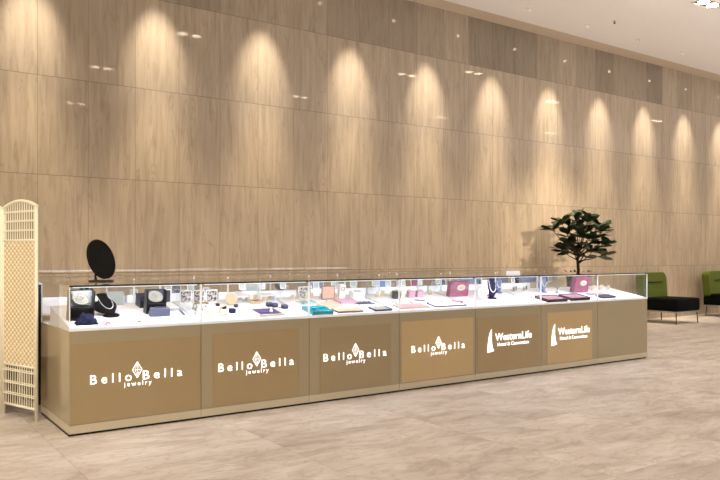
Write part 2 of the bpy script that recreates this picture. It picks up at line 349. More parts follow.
# ------------------------------------------------------------------ display cases
HB, HT, BD, GD = .754, 1.084, .955, .93
DZ, DS, DD = .775, .194, .65
def display_case(x0, y0, flip, label, kind, group=None, mat=None, rect=None, left_end=False, right_end=False):
    t = thing('display_case', label, 'display case', (x0, y0, 0), PI if flip else 0, group)
    g = .002
    MB().bb(g, 1-g, .02, BD-.02, 0, .018).build('toe_kick', M['toe'], t)
    MB().bb(g, 1-g, 0, BD, .018, .078).build('plinth_strip', M['plinth'], t)
    MB().bb(g, 1-g, 0, BD, .078, HB).build('base_cabinet', M['body'], t, bevel=.0025)
    if rect: MB().bb(rect[0], rect[1], -.0035, 0, rect[2], rect[3]).build('lightbox_front', mat, t)
    if not flip or True:
        for k, (a, b) in enumerate(((.02, .49), (.51, .98))):
            d = MB().bb(a, b, BD, BD+.012, .12, HB-.04).build('door', M['plinth'], t)
            MB().tube([((a+b)/2-.06, BD+.03, .66), ((a+b)/2+.06, BD+.03, .66)], .006).box(((a+b)/2-.05, BD+.02, .66), (.008, .02, .008)).box(((a+b)/2+.05, BD+.02, .66), (.008, .02, .008)).build('door_handle', M['steel'], d)
    # sloping white deck: wedge
    m = MB(); e = .015
    v = [(e, .02), (e, .02+DD)]
    poly = [(.02, HB), (.02, DZ), (.02+DD, DZ+DS*DD), (.02+DD, HB)]
    mm = MB(); mm.prism([(y, z) for y, z in poly], 1-2*e)
    mm.xf(Matrix(((0, 1, 0, e), (1, 0, 0, 0), (0, 0, 1, 0), (0, 0, 0, 1))))
    mm.build('display_deck', M['deck'], t)
    # panes
    th = .006
    MB().bb(g, 1-g, 0, th, HB, HT-.010).build('front_pane', M['glass'], t)
    MB().bb(g, 1-g, GD-th, GD, HB, HT-.010).build('back_pane', M['glass'], t)
    MB().bb(g, g+th, th, GD-th, HB, HT-.010).build('side_pane', M['glass'], t)
    MB().bb(1-g-th, 1-g, th, GD-th, HB, HT-.010).build('side_pane', M['glass'], t)
    MB().bb(g, 1-g, 0, GD, HT-.010, HT).build('top_pane', M['glass'], t)
    MB().bb(g, 1-g, -.002, .0, HT-.012, HT+.0005).build('top_edge', M['dkedge'], t)
    for x in (g+.003, 1-g-.003):
        MB().bb(x-.003, x+.003, -.002, .006, HB, HT-.011).build('corner_edge', M['edge'], t)
        MB().bb(x-.004, x+.004, GD-.004, GD+.004, HB, HT-.011).build('corner_edge', M['edge'], t)
    MB().bb(g, 1-g, -.003, .001, HB, HB+.02).build('deck_lip', M['edge'], t)
    MB().bb(.03, .97, .010, .018, HT-.018, HT-.012).build('led_strip', M['black'] if flip else M['led'], t)
    L = bpy.data.lights.new('case_light', 'AREA'); L.shape = 'RECTANGLE'; L.size = .9; L.size_y = .05; L.energy = 4.4 if not flip else 2.6; L.color = (.86, .89, 1)
    o = bpy.data.objects.new('case_light', L); COL.objects.link(o); o.parent = t; o.location = (.5, (GD-.05) if flip else .05, HT-.026)
    o.rotation_euler = (math.radians(-28 if flip else 28), 0, 0)
    if kind == 'bella':
        text_mesh('lettering', 'Bello', M['letter'], t, .146, .447, .362, .068, spacing=1.55, bold=.0)
        text_mesh('lettering', 'Bella', M['letter'], t, .532, .842, .362, .068, spacing=1.55, bold=.0)
        text_mesh('tagline_lettering', 'jewelry', M['letter'], t, .390, .598, .322, .034, spacing=1.45, bold=.0)
        m = MB(); c = (.489, .440); R = .036; Hh = .060
        def bar(p, q, r=.0028): m.tube([(p[0], -.006, p[1]), (q[0], -.006, q[1])], r, 6)
        top, bot = (c[0], c[1]+Hh), (c[0], c[1]-Hh); l, r_ = (c[0]-R, c[1]), (c[0]+R, c[1])
        for a, b in ((top, l), (l, bot), (bot, r_), (r_, top)): bar(a, b, .0024)
        il, ir = (c[0]-.015, c[1]), (c[0]+.015, c[1])
        for a, b in ((top, bot), (l, r_), (top, il), (il, bot), (top, ir), (ir, bot)): bar(a, b, .0010)
        m.build('diamond_emblem', M['letter'], t)
    if kind == 'west':
        text_mesh('lettering', 'WesternLife', M['letter'], t, .281, .840, .403, .078, bold=.006, spacing=1.02)
        text_mesh('tagline_lettering', 'Hotel & Convention', M['letter'], t, .315, .795, .343, .038, bold=.004, spacing=1.05)
        poly = [(.165, .285), (.262, .298), (.243, .330), (.232, .370), (.226, .420), (.226, .480), (.228, .530), (.205, .500), (.186, .450), (.172, .380)]
        MB().prism(poly, .006, off=-.007).build('sail_emblem', M['letter'], t)
    return t
FR = [
 ('bella', 'box_on', (.012, .988, .085, .660), 'leftmost front display case, lit jewelry lettering, black round mirror on its glass top'),
 ('bella', 'box_on', (.101, .897, .085, .671), 'second front display case from the left, lit jewelry lettering, violet tray inside'),
 ('bella', 'box_dim', (.111, .900, .085, .661), 'third front display case from the left, lit jewelry lettering, turquoise tray inside'),
 ('bella', 'box_bright', (.025, .963, .085, .668), 'fourth front display case, last with jewelry lettering, row of small boxes inside'),
 ('west', 'box_on', (.020, .967, .085, .655), 'fifth front display case, left one with the hotel sail logo, pearl bust inside'),
 ('west', 'box_bright', (.100, .893, .085, .660), 'sixth front display case, right one with the hotel sail logo, maroon trays inside'),
 ('plain', None, None, 'rightmost front display case, plain khaki front without lettering'),
]
for i, (k, mt, rc, lb) in enumerate(FR):
    display_case(i, 0, False, lb, k, mat=M[mt] if mt else None, rect=rc)
BACKY = 2.60
for i in range(7):
    display_case(i+1, BACKY, True, 'khaki display case in the rear row, its sloping deck turned to the stone wall', 'plain', group='glass display cases of the rear row')
# dark gate closing the aisle at the left end
gt = thing('dark_partition', 'dark low gate between front and rear counters, beside the rattan screen', 'partition', (.005, 1.005, 0))  # dark upright panel at an unidentified black strip
MB().bb(-.02, .02, 0, .60, .06, 1.06).build('partition_panel', M['black'], gt, bevel=.004)
for y in (.03, .57): MB().tube([(0, y, 0), (0, y, .06)], .012).build('leg', M['steel'], gt)
MB().tube([(0, 0, 1.07), (0, .60, 1.07)], .012).build('top_rail', M['steel'], gt)

# ------------------------------------------------------------------ things in the cases
TILT = math.atan(DS)
def dz(y): return DZ + DS*(y-.02)
def on_deck(name, label, cat, x, y, rz=0, tilt=True, group=None):
    t = thing(name, label, cat, (x, y, dz(y)+.0005), 0, group)
    t.rotation_mode = 'ZYX'; t.rotation_euler = (TILT if tilt else 0, 0, rz)
    return t
def bust(t, w, h, mat, lean=.25, pearls=None, pr=.004, arc=1.0):
    """bust: oval foot, neck-and-shoulder shield leaning back, with a necklace draped over it"""
    MB().lathe([(.30*w, 0), (.32*w, .006), (.28*w, .010), (.06*w, .014), (.05*w, .06*h+.02)], 20, sy=.8).build('foot', mat, t, smooth=False)
    prof = [(-.02, .10), (.10, .34), (.26, .50), (.42, .52), (.56, .44), (.68, .28), (.80, .20), (.92, .19), (1.0, .21)]
    m = MB(); rings = []
    for f, hw in prof:
        z = .08*h + f*.92*h; yo = lean*h*f; ring = []
        th = .10*w if f < .6 else .13*w
        for k in range(20):
            a = k*2*PI/20
            x = hw*w*math.cos(a); yy = yo + th*math.sin(a) + (.25*w*(math.cos(a)**2)*(.7 if f < .62 else .1))
            ring.append(m.bm.verts.new((x, yy, z)))
        rings.append(ring)
    for A, B in zip(rings, rings[1:]):
        for k in range(20): m.bm.faces.new((A[k], A[(k+1) % 20], B[(k+1) % 20], B[k]))
    m.bm.faces.new(rings[0]); m.bm.faces.new(rings[-1])
    m.build('bust_form', mat, t, smooth=True)
    if pearls:
        m = MB(); n = 22
        for k in range(n+1):
            a = PI*k/n; f = .80-.48*arc*math.sin(a)
            x = -.23*w*math.cos(a)*(1+.35*math.sin(a)); z = .08*h+f*.92*h; y = lean*h*f - .15*w*(.35+.65*math.sin(a)) + .04*w
            m.sph((x, y, z), pr, u=7, v=5)
        m.build('necklace', pearls, t, smooth=True)
def book(t, w, d, h, mat, edge=None):
    MB().bb(-w/2, w/2, -d/2, d/2, 0, h).build('body', mat, t, bevel=.003)
    if edge: MB().bb(-w/2+.008, w/2-.008, -d/2+.008, d/2-.008, h, h+.004).build('inlay', edge, t)
def tray(t, w, d, h, mat, inmat, items=None, n=4, imat=None):
    m = MB(); r = .008
    m.bb(-w/2, w/2, -d/2, d/2, 0, .006); m.bb(-w/2, w/2, -d/2, -d/2+r, .006, h); m.bb(-w/2, w/2, d/2-r, d/2, .006, h)
    m.bb(-w/2, -w/2+r, -d/2+r, d/2-r, .006, h); m.bb(w/2-r, w/2, -d/2+r, d/2-r, .006, h)
    m.build('tray', mat, t)
    MB().bb(-w/2+r, w/2-r, -d/2+r, d/2-r, .006, h*.7).build('pad', inmat, t)
    m = MB()
    for i in range(n):
        m.bb(-w/2+r+.01, w/2-r-.01, -d/2+r+(i+.3)*(d-2*r)/n, -d/2+r+(i+.6)*(d-2*r)/n, h*.7, h*.7+.006)
    m.build('ring_slots', imat or mat, t)
def gift_bag(t, w, h, d, mat, oval):
    MB().box((0, 0, h/2), (w, d, h)).build('bag_body', mat, t, bevel=.004)
    MB().lathe([(.001, 0), (.22*w, 0), (.22*w, .002), (.001, .002)], 28, sy=.58).xf(Matrix.Translation((.06*w, -d/2-.002, h*.62)) @ Matrix.Rotation(PI/2, 4, 'X')).build('oval_emblem', oval, t)
    MB().lathe([(.001, 0), (.13*w, 0), (.13*w, .001), (.001, .001)], 24, sy=.5).xf(Matrix.Translation((.06*w, -d/2-.004, h*.62)) @ Matrix.Rotation(PI/2, 4, 'X')).build('emblem_centre', M['tan'], t)
def leaning_card(t, w, h, mat, pic=None, lean=.25):
    R = Matrix.Rotation(-lean, 4, 'X')
    MB().bb(-w/2, w/2, 0, .006, 0, h).xf(R).build('card', mat, t)
    if pic: MB().bb(-w/2+.008, w/2-.008, -.002, 0, .010, h-.010).xf(R).build('picture', pic, t)
    MB().box((0, lean*h*.75+.012, h*.30), (.02, .004, h*.62), (.32, 0, 0)).build('easel_strut', mat, t)
def photo_mat():
    m, nt, b = base_mat('printed_photo')
    tc = node(nt, 'ShaderNodeTexCoord'); v = node(nt, 'ShaderNodeTexNoise'); v.inputs['Scale'].default_value = 45; v.inputs['Detail'].default_value = 3
    r = node(nt, 'ShaderNodeValToRGB'); r.color_ramp.elements[0].position = .42; r.color_ramp.elements[0].color = rgb(70, 58, 58); r.color_ramp.elements[1].position = .56; r.color_ramp.elements[1].color = rgb(220, 214, 208)
    nt.links.new(tc.outputs['Object'], v.inputs['Vector']); nt.links.new(v.outputs['Fac'], r.inputs[0]); nt.links.new(r.outputs[0], b.inputs['Base Color'])
    return m
M['photo'] = photo_mat()
def open_box(t, w, h, d, dish_h, outer, pad, cloth=None):
    """upright open display box facing the customer with an oval plate inside"""
    r = .012
    m = MB()
    m.bb(-w/2, w/2, d-r, d, 0, h); m.bb(-w/2, -w/2+r, 0, d-r, 0, h); m.bb(w/2-r, w/2, 0, d-r, 0, h); m.bb(-w/2+r, w/2-r, 0, d-r, 0, r); m.bb(-w/2+r, w/2-r, 0, d-r, dish_h-r, dish_h)
    m.build('box_shell', outer, t, bevel=.002)
    MB().bb(-w/2+r, w/2-r, d-r-.004, d-r, dish_h, h-.006).build('backing', M['slate'] if cloth is None else M['greygreen'], t)
    c = Matrix.Translation((-.005, d-r-.022, (dish_h+h)/2)) @ Matrix.Rotation(PI/2, 4, 'X') @ Matrix.Rotation(-.35, 4, 'Z')
    MB().lathe([(.001, 0), (.055, 0), (.062, .004), (.066, .010), (.060, .012), (.052, .006), (.001, .006)], 28, sx=1.0, sy=.68).xf(c).build('oval_dish', pad, t, smooth=False)
    m = MB()
    for q in range(3): m.tube([(-.028+q*.018, .0, .009), (-.022+q*.018, .02, .009), (-.028+q*.018, -.02, .009)], .0018, 6)
    m.xf(c).build('bracelet_chain', M['silver'], t)
def cloth(name, label, cat, x, y, w, d, h, mat, seed=1):
    rnd = random.Random(seed); m = MB(); nx, ny = 14, 10; G = {}
    for i in range(nx+1):
        for j in range(ny+1):
            u, v = i/nx*2-1, j/ny*2-1
            e = max(0, 1-u*u)*max(0, 1-v*v)
            z = h*(e**.5)*(.55+.45*math.sin(5*u+seed)*math.cos(4*v+2*u)+.12*rnd.random())
            G[i, j] = m.bm.verts.new((u*w/2*(1+.08*math.sin(6*v)), v*d/2*(1+.1*math.cos(5*u)), max(.001, z)))
    for i in range(nx):
        for j in range(ny): m.bm.faces.new((G[i, j], G[i+1, j], G[i+1, j+1], G[i, j+1]))
    o = m.build(name, mat, smooth=True); s = o.modifiers.new('solid', 'SOLIDIFY'); s.thickness = .003; s.offset = 1
    o.location = (x, y, dz(y)+.0005); o.rotation_euler = (TILT, 0, 0)
    return tag(o, label, cat)
def small_box(name, label, cat, x, y, w, d, h, mat, lid=None, rz=0, group=None):
    t = on_deck(name, label, cat, x, y, rz, group=group)
    MB().bb(-w/2, w/2, -d/2, d/2, 0, h*.6).build('box_base', mat, t, bevel=.002)
    MB().bb(-w/2-.001, w/2+.001, -d/2-.001, d/2+.001, h*.62, h).build('lid', lid or mat, t, bevel=.003)
    return t
def torus(R, r, c=(0, 0, 0), n=28, rot=None, m=None):
    m = m or MB(); q = []
    for k in range(n):
        v = Vector((R*math.cos(2*PI*k/n), R*math.sin(2*PI*k/n), 0))
        if rot: v = Euler(rot).to_matrix() @ v
        q.append(v+Vector(c))
    return m.tube(q, r, 6, closed=True)

# case 1
t = on_deck('display_box', 'tall black display box with pale oval dish, at the left end of the leftmost case', 'display box', .135, .20)
open_box(t, .185, .225, .07, .105, M['black'], M['dish'], True)
cloth('velvet_pouch', 'crumpled navy velvet pouch in front of the tall black display box', 'pouch', .150, .125, .15, .09, .085, M['navy'], 3)
t = on_deck('necklace_bust', 'low black velvet necklace bust with a silver chain, leftmost case', 'necklace bust', .385, .30, .45)
bust(t, .22, .15, M['velvet'], lean=.8, pearls=M['pearl'], pr=.0038, arc=1.0)
small_box('ring_box', 'small black ring box behind the tall dish box, leftmost case', 'ring box', .36, .60, .10, .07, .035, M['black'])
t = on_deck('picture_card', 'grey green card leaning at the back of the leftmost case', 'card', .50, .61); leaning_card(t, .15, .115, M['greygreen'], lean=.15)
small_box('jewelry_box', 'black cube jewelry box with blue top between bust and right dish box', 'jewelry box', .745, .55, .15, .12, .10, M['black'], M['navyb'])
t = on_deck('display_box', 'short black display box with round silver dish in the middle of the leftmost case', 'display box', .74, .30)
open_box(t, .165, .19, .07, .085, M['black'], M['dish'])
t = on_deck('display_riser', 'slate grey cloth covered riser below the silver dish box', 'display riser', .745, .235)
MB().box((0, 0, .035), (.165, .05, .07), taper=.94).build('riser_block', M['slate'], t, bevel=.01, seg=3)
MB().bb(-.04, .04, -.015, .015, .071, .075).build('label_card', M['navyb'], t)
for i, (x, y, r, lb) in enumerate([(.33, .105, .020, 'thin silver bangle lying left on the front edge of the leftmost case'), (.40, .14, .026, 'wider silver bangle lying under the black necklace bust'), (.54, .10, .015, 'tiny dark ring lying at the middle front of the leftmost case')]):
    o = torus(r, .003).build('bangle', M['silver'] if i < 2 else M['brown'], smooth=True); o.location = (x, y, dz(y)+.004); o.rotation_euler = (TILT, 0, 0); tag(o, lb, 'bangle')
for x, y, lb in [(.285, .09, 'lilac folded gem paper lying just right of the navy pouch'), (.47, .15, 'white folded gem paper standing right of the black necklace bust')]:
    t = on_deck('gem_paper', lb, 'gem paper', x, y, .3)
    MB().prism([(-.03, 0), (.03, 0), (.008, .022), (-.004, .024)], .05, off=-.025).build('folded_paper', M['pink'] if x < .3 else M['paper'], t)
    MB().sph((.0, -.028, .008), .006).build('gemstone', M['silver'], t, smooth=True)
t = on_deck('brooch', 'small green and gold brooch lying at the front right of the leftmost case', 'brooch', .785, .12)
MB().lathe([(.026, 0), (.030, .003), (.020, .007)], 18, sy=.5).build('brooch_plate', M['gold'], t); MB().sph((0, 0, .009), .010, sz=.6).build('gemstone', M['mint'], t, smooth=True)
t = on_deck('tweezers', 'dark steel tweezers lying askew at the right of the leftmost case', 'tweezers', .955, .30, 1.45)
MB().tube([(-.10, -.006, .006), (0, -.005, .007), (.10, 0, .006)], .0035, 6).tube([(-.10, .006, .006), (0, .005, .007), (.10, 0, .006)], .0035, 6).build('prongs', M['charcoal'], t)
MB().box((.085, 0, .006), (.03, .010, .009)).build('grip_end', M['steel'], t)
for i, (x, y, rz) in enumerate([(.905, .46, .0)]):
    t = on_deck('catalogue', 'grey green catalogue lying at the back right of the leftmost case', 'catalogue', x, y, rz); book(t, .13, .18, .02, M['greygreen'], M['paper'])
t = on_deck('picture_card', 'pale card with grey picture leaning at the back right of the leftmost case', 'card', .925, .62); leaning_card(t, .12, .12, M['paper'], M['slate'], .15)

# case 2
for x, lb in [(1.10, 'small photo card leaning furthest left at the back of the second case'), (1.22, 'small photo card leaning between two others, second case'), (1.34, 'small photo card leaning right of two others, second case')]:
    t = on_deck('photo_card', lb, 'photo card', x, .58, 0); leaning_card(t, .105, .115, M['paper'], M['photo'], .12)
t = on_deck('clutch_purse', 'dark patterned clutch purse below the photo cards, second case', 'clutch purse', 1.15, .36, .1)
MB().box((0, 0, .028), (.15, .07, .055), taper=.85).build('purse_body', M['photo'], t, bevel=.008); MB().bb(-.06, .06, -.012, .012, .056, .064).build('clasp', M['gold'], t)
for x, y, h, lb in [(1.10, .11, .11, 'tall white ring cone at the front left of the second case'), (1.165, .15, .075, 'short white ring cone right of the tall one, second case'), (1.075, .24, .08, 'white ring cone behind the tall one, second case')]:
    t = on_deck('ring_cone', lb, 'ring cone', x, y)
    MB().lathe([(.032, 0), (.034, .006), (.026, .010), (.005, h), (.002, h+.004)], 18).build('cone', M['cream'], t, smooth=True)
    torus(.016, .0025, (0, 0, h*.48)).build('ring', M['silver'], t)
t = on_deck('ring_stand', 'beige linen ring stand right of the white cones, second case', 'ring stand', 1.25, .16)
MB().box((0, 0, .012), (.08, .07, .024)).build('stand_base', M['cream'], t, bevel=.004); MB().tube([(-.02, 0, .024), (-.02, 0, .07), (.02, 0, .085)], [.014, .011, .006]).build('finger_form', M['tan'], t)
for x, y, s, mt, lb in [(1.37, .22, .045, 'navy', 'navy ring box nearest the violet tray, second case'), (1.36, .36, .032, 'navy', 'tiny navy ring box behind the other, left of the tan disc'), (1.345, .46, .028, 'black', 'tiny black ring box rearmost, left of the tan disc'), (1.49, .40, .030, 'navyb', 'tiny blue ring box right below the tan disc')]:
    small_box('ring_box', lb, 'ring box', x, y, s, s, s*.8, M[mt])
t = on_deck('round_display', 'round tan linen disc standing tilted in the second case', 'display disc', 1.475, .475)
MB().lathe([(.001, 0), (.052, 0), (.055, .004), (.052, .008), (.001, .008)], 28).xf(Matrix.Translation((0, .0, .056)) @ Matrix.Rotation(PI/2-.35, 4, 'X')).build('disc', M['tan'], t)
MB().box((0, .03, .022), (.03, .03, .045)).build('support', M['tan'], t)
t = on_deck('jewelry_tray', 'tan oval jewelry tray right of the round disc, second case', 'tray', 1.735, .50)
MB().lathe([(.05, 0), (.062, .008), (.066, .028), (.060, .028), (.054, .010), (.001, .010)], 26, sy=.6).build('dish', M['tan'], t); MB().sph((0, 0, .018), .022, sz=.5, sx=1.6).build('pad', M['brown'], t, smooth=True)
t = on_deck('jewelry_tray', 'violet velvet jewelry tray lying at the front of the second case', 'tray', 1.665, .155, .0); tray(t, .24, .21, .02, M['cream'], M['purple'], imat=M['purple'])
t = on_deck('crystal', 'small clear crystal standing on the violet tray', 'crystal', 1.69, .12); t.location.z += .021
MB().lathe([(.014, 0), (.018, .010), (.004, .03)], 6).build('crystal', M['pearl'], t)
MB().lathe([(.018, -.001), (.018, .001)], 12).build('mount', M['silver'], t)
for x, y, lb in [(1.88, .36, 'left dark blue earring box at the right of the second case'), (1.95, .30, 'dark blue earring box nearest the divider, right of the violet tray'), (1.845, .39, 'dark blue earring box behind the left one, second case')]:
    small_box('earring_box', lb, 'earring box', x-.04, y-.02, .05, .045, .035, M['navyb'], M['slate'])
for x, y, rz, lb in [(1.56, .33, .9, 'fine silver chain laid out left of the violet tray'), (1.90, .47, -.5, 'fine silver chain laid out behind the blue earring boxes')]:
    t = MB().tube([(-.09+.02*k, .012*math.sin(k*1.1), .003) for k in range(10)], .002, 5).build('chain_necklace', M['silver']); t.location = (x, y, dz(y)+.001); t.rotation_mode = 'ZYX'; t.rotation_euler = (TILT, 0, rz); tag(t, lb, 'necklace')
for x, lb in [(1.62, 'white acrylic riser at the back centre of the second case'), (1.88, 'white acrylic riser at the back right of the second case')]:
    t = on_deck('display_riser', lb, 'display riser', x, .585)
    MB().bb(-.08, .08, -.05, .05, .05, .056).build('shelf', M['deck'], t); MB().bb(-.08, -.074, -.05, .05, 0, .05).build('support', M['deck'], t); MB().bb(.074, .08, -.05, .05, 0, .05).build('support', M['deck'], t)

# case 3
t = on_deck('jewelry_tray', 'turquoise jewelry tray at the front left of the third case', 'tray', 2.16, .12, 0)
tray(t, .22, .19, .03, M['teal'], M['teal'], imat=M['teal'])
MB().lathe([(.022, .03), (.020, .045), (.008, .05)], 14, (-.05, -.02, 0)).lathe([(.022, .03), (.020, .045), (.008, .05)], 14, (.05, .02, 0)).build('ring_mount', M['teal'], t)
t = on_deck('mint_card', 'pale mint card lying behind the turquoise tray', 'card', 2.24, .42, .1); book(t, .14, .10, .014, M['mint'], M['greygreen'])
t = on_deck('photo_card', 'photo card leaning at the back left of the third case', 'photo card', 2.30, .58); leaning_card(t, .15, .12, M['paper'], M['photo'], .12)
t = on_deck('suede_stand', 'pink beige suede display panel standing near the back of the third case', 'display panel', 2.53, .52); leaning_card(t, .15, .135, M['brown'], M['pinkbrown'], .2)
t = on_deck('display_block', 'white upright block right of the pink beige panel, third case', 'display block', 2.70, .56); MB().box((0, 0, .07), (.06, .05, .14)).build('block', M['paper'], t, bevel=.003); torus(.018, .003, (0, -.028, .10), rot=(PI/2, 0, 0)).build('ring', M['gold'], t)
for x, y, rz, mt, lb in [(2.40, .30, .25, 'pinkbrown', 'pink beige jewelry tray behind the turquoise tray, slightly turned'), (2.66, .40, .0, 'pink', 'pale pink jewelry tray in the middle of the third case')]:
    t = on_deck('jewelry_tray', lb, 'tray', x, y, rz); tray(t, .21, .15, .018, M[mt], M['cream'], imat=M[mt])
t = on_deck('jewelry_tray', 'flat tray with brown rim lying at the middle front of the third case', 'tray', 2.47, .10, 0); tray(t, .28, .13, .014, M['brown'], M['cream'], imat=M['cream'])
for k in range(5):
    t = on_deck('watch', ['dark strap watch furthest left in the row', 'dark strap watch second in the row', 'dark strap watch at the middle of the row', 'dark strap watch fourth in the row', 'dark strap watch nearest the divider in the row'][k]+' on the right of the third case', 'watch', 2.71+.042*k, .33, -.9, group='watches in the third case')
    MB().box((0, 0, .005), (.12, .018, .008)).build('strap', M['charcoal'] if k < 3 else M['slate'], t, bevel=.002); MB().lathe([(.015, .009), (.015, .016), (.012, .017)], 16).build('dial', M['silver'], t)
t = on_deck('jewelry_tray', 'slate grey jewelry tray at the front right of the third case', 'tray', 2.84, .09, 0); tray(t, .20, .12, .016, M['slate'], M['bluegrey'], imat=M['cream'])
t = on_deck('display_block', 'low white box on the deck behind the watches', 'display block', 2.87, .53); MB().box((0, 0, .035), (.13, .09, .07)).build('block', M['paper'], t, bevel=.004); torus(.03, .003, (0, 0, .073)).build('bracelet', M['silver'], t)

# case 4
spec4 = [(3.30, .46, 'black', .05, .08, 'black earring box furthest left in the row of small boxes, fourth case'), (3.40, .47, 'cream', .055, .075, 'cream earring box second in the row of small boxes, fourth case'),
         (3.52, .47, 'pink', .075, .07, 'pale pink box in the middle of the row of small boxes, fourth case'), (3.64, .48, 'pink', .085, .065, 'pale pink box at the right end of the row of small boxes, fourth case')]
for x, y, mt, w, h, lb in spec4: small_box('earring_box', lb, 'earring box', x, y, w, .05, h, M[mt], M['paper'] if mt == 'cream' else None)
t = on_deck('jewelry_tray', 'wide flat tan board lying at the front left of the fourth case', 'tray', 3.25, .13, 0); tray(t, .36, .15, .012, M['tan'], M['cream'], imat=M['pink'])
t = on_deck('jewelry_tray', 'wide flat white tray lying at the front right of the fourth case', 'tray', 3.72, .13, 0); tray(t, .42, .15, .012, M['slate'], M['paper'], imat=M['paper'])
t = on_deck('pen', 'dark pen lying in front of the small boxes, fourth case', 'pen', 3.53, .33, -.4)
MB().tube([(-.06, 0, .005), (.045, 0, .005), (.06, 0, .005)], [.005, .005, .001]).build('barrel', M['charcoal'], t); MB().box((-.03, 0, .011), (.04, .003, .002)).build('clip', M['steel'], t)
t = on_deck('gift_bag', 'pink paper gift bag with cream oval emblem, at the left end of the fifth case', 'gift bag', 4.155, .45, 0); gift_bag(t, .27, .165, .06, M['magenta'], M['cream'])
small_box('jewelry_box', 'small pink jewelry box lying at the right end of the fourth case', 'jewelry box', 3.93, .20, .10, .06, .025, M['magenta'], M['pink'])
for k, (x, y) in enumerate([(3.17, .30), (3.27, .31), (3.37, .30)]):
    o = torus(.022, .003).build('bracelet', M['silver'], smooth=True); o.location = (x, y, dz(y)+.004); o.rotation_euler = (TILT, 0, 0)
    tag(o, ['thin silver bracelet leftmost of three', 'thin silver bracelet in the middle of three', 'thin silver bracelet rightmost of three'][k]+' in front of the small boxes, fourth case', 'bracelet')

# case 5
t = on_deck('necklace_bust', 'white necklace bust with red pendant in front of the pink bag, fifth case', 'necklace bust', 4.33, .20, 0); bust(t, .15, .22, M['paper'], lean=.2, pearls=M['pearl'], pr=.003); MB().sph((0, -.03, .07), .010, sz=1.3).build('pendant', M['red'], t, smooth=True)
t = on_deck('necklace_bust', 'navy necklace bust with a looped pearl strand, front left of the fifth case', 'necklace bust', 4.53, .29, -.1); bust(t, .18, .225, M['navy'], lean=.2, pearls=M['pearl'], pr=.0062, arc=1.1)
t = on_deck('necklace_bust', 'blue grey necklace bust with pearl strand at the right back of the fifth case', 'necklace bust', 4.87, .52, .1); bust(t, .16, .17, M['bluegrey'], lean=.15, pearls=M['pearl'], pr=.005)
for x, y, lb in [(4.42, .13, 'silver ring at the left front of the fifth case'), (4.62, .16, 'silver ring at the centre front of the fifth case')]:
    o = torus(.013, .003).build('ring', M['silver'], smooth=True); o.location = (x, y, dz(y)+.004); o.rotation_euler = (TILT, 0, 0); tag(o, lb, 'ring')
wc = thing('white_card', 'small blank white sign card standing on the glass top of the fifth case', 'card', (4.99, .40, HT+.0005), -.1)
MB().bb(-.10, .10, 0, .004, 0, .040).xf(Matrix.Rotation(-.2, 4, 'X')).build('card_face', M['paper'], wc); MB().bb(-.10, .10, .012, .016, 0, .040).xf(Matrix.Rotation(.2, 4, 'X')).build('card_back', M['paper'], wc)

# case 6
t = on_deck('necklace_bust', 'blue grey necklace bust with pearls standing behind the maroon trays, sixth case', 'necklace bust', 5.56, .45, .1); bust(t, .15, .195, M['bluegrey'], lean=.15, pearls=M['pearl'], pr=.005)
for x, y, lb in [(5.31, .12, 'left of two dark maroon trays with pink rings, sixth case'), (5.73, .13, 'right of two dark maroon trays with pink rings, sixth case')]:
    t = on_deck('jewelry_tray', lb, 'tray', x, y, 0); tray(t, .34, .20, .032, M['maroon'], M['maroon'], n=5, imat=M['pink'])
t = on_deck('earring_stand', 'tiny black forked earring stand behind the maroon trays, sixth case', 'earring stand', 5.77, .42)
MB().lathe([(.02, 0), (.02, .004), (.004, .006), (.003, .05)], 12).build('stand_post', M['black'], t); MB().tube([(-.03, 0, .065), (0, 0, .048), (.03, 0, .065)], .004).build('cross_arm', M['black'], t)
t = on_deck('gift_bag', 'large pink paper gift bag with cream oval emblem, in the rightmost case', 'gift bag', 6.16, .40, 0); gift_bag(t, .27, .195, .07, M['magenta'], M['cream'])
# case 7
t = on_deck('jewelry_tray', 'long pink display strip lying at the left of the rightmost case', 'tray', 6.30, .25, -.1); tray(t, .30, .06, .012, M['pink'], M['magenta'], n=2, imat=M['pink'])
t = on_deck('jewelry_tray', 'empty charcoal tray at the front left of the rightmost case', 'tray', 6.30, .11, 0); tray(t, .26, .11, .022, M['charcoal'], M['charcoal'], n=3, imat=M['charcoal'])

# things on the rear row, seen through the front cases (its decks rise towards the aisle)
def rear(y): return DZ + DS*(BACKY-.02-y)
def on_rear(name, label, cat, x, y=2.05, rz=0): return thing(name, label, cat, (x, y, rear(y-.06)+.001), rz)
for x, mt, w, h, lb in [(1.55, 'slate', .16, .12, 'slate'), (2.45, 'greygreen', .20, .10, 'grey green'), (3.35, 'bluegrey', .18, .11, 'blue grey'), (4.35, 'blue', .24, .12, 'bright blue'), (5.35, 'purple', .16, .10, 'violet'), (4.9, 'magenta', .18, .12, 'dusky pink'), (7.5, 'navyb', .16, .12, 'navy')]:
    t = on_rear('picture_card', f'{lb} picture card standing in the rear row of cases, seen through the front glass', 'card', x); leaning_card(t, w, h, M['paper'], M[mt], .1)
for x, mt, lb in [(.65, 'velvet', 'black necklace bust in the rear row, seen behind the leftmost case'), (2.85, 'slate', 'slate grey necklace bust in the rear row, seen behind the second case'), (3.9, 'cream', 'cream necklace bust in the rear row, seen behind the third case'), (6.1, 'bluegrey', 'blue grey necklace bust in the rear row, seen behind the fifth case'), (6.85, 'navy', 'navy necklace bust in the rear row near its right end')]:
    t = on_rear('necklace_bust', lb, 'necklace bust', x); bust(t, .13, .14, M[mt], lean=.1, pearls=M['pearl'], pr=.004)

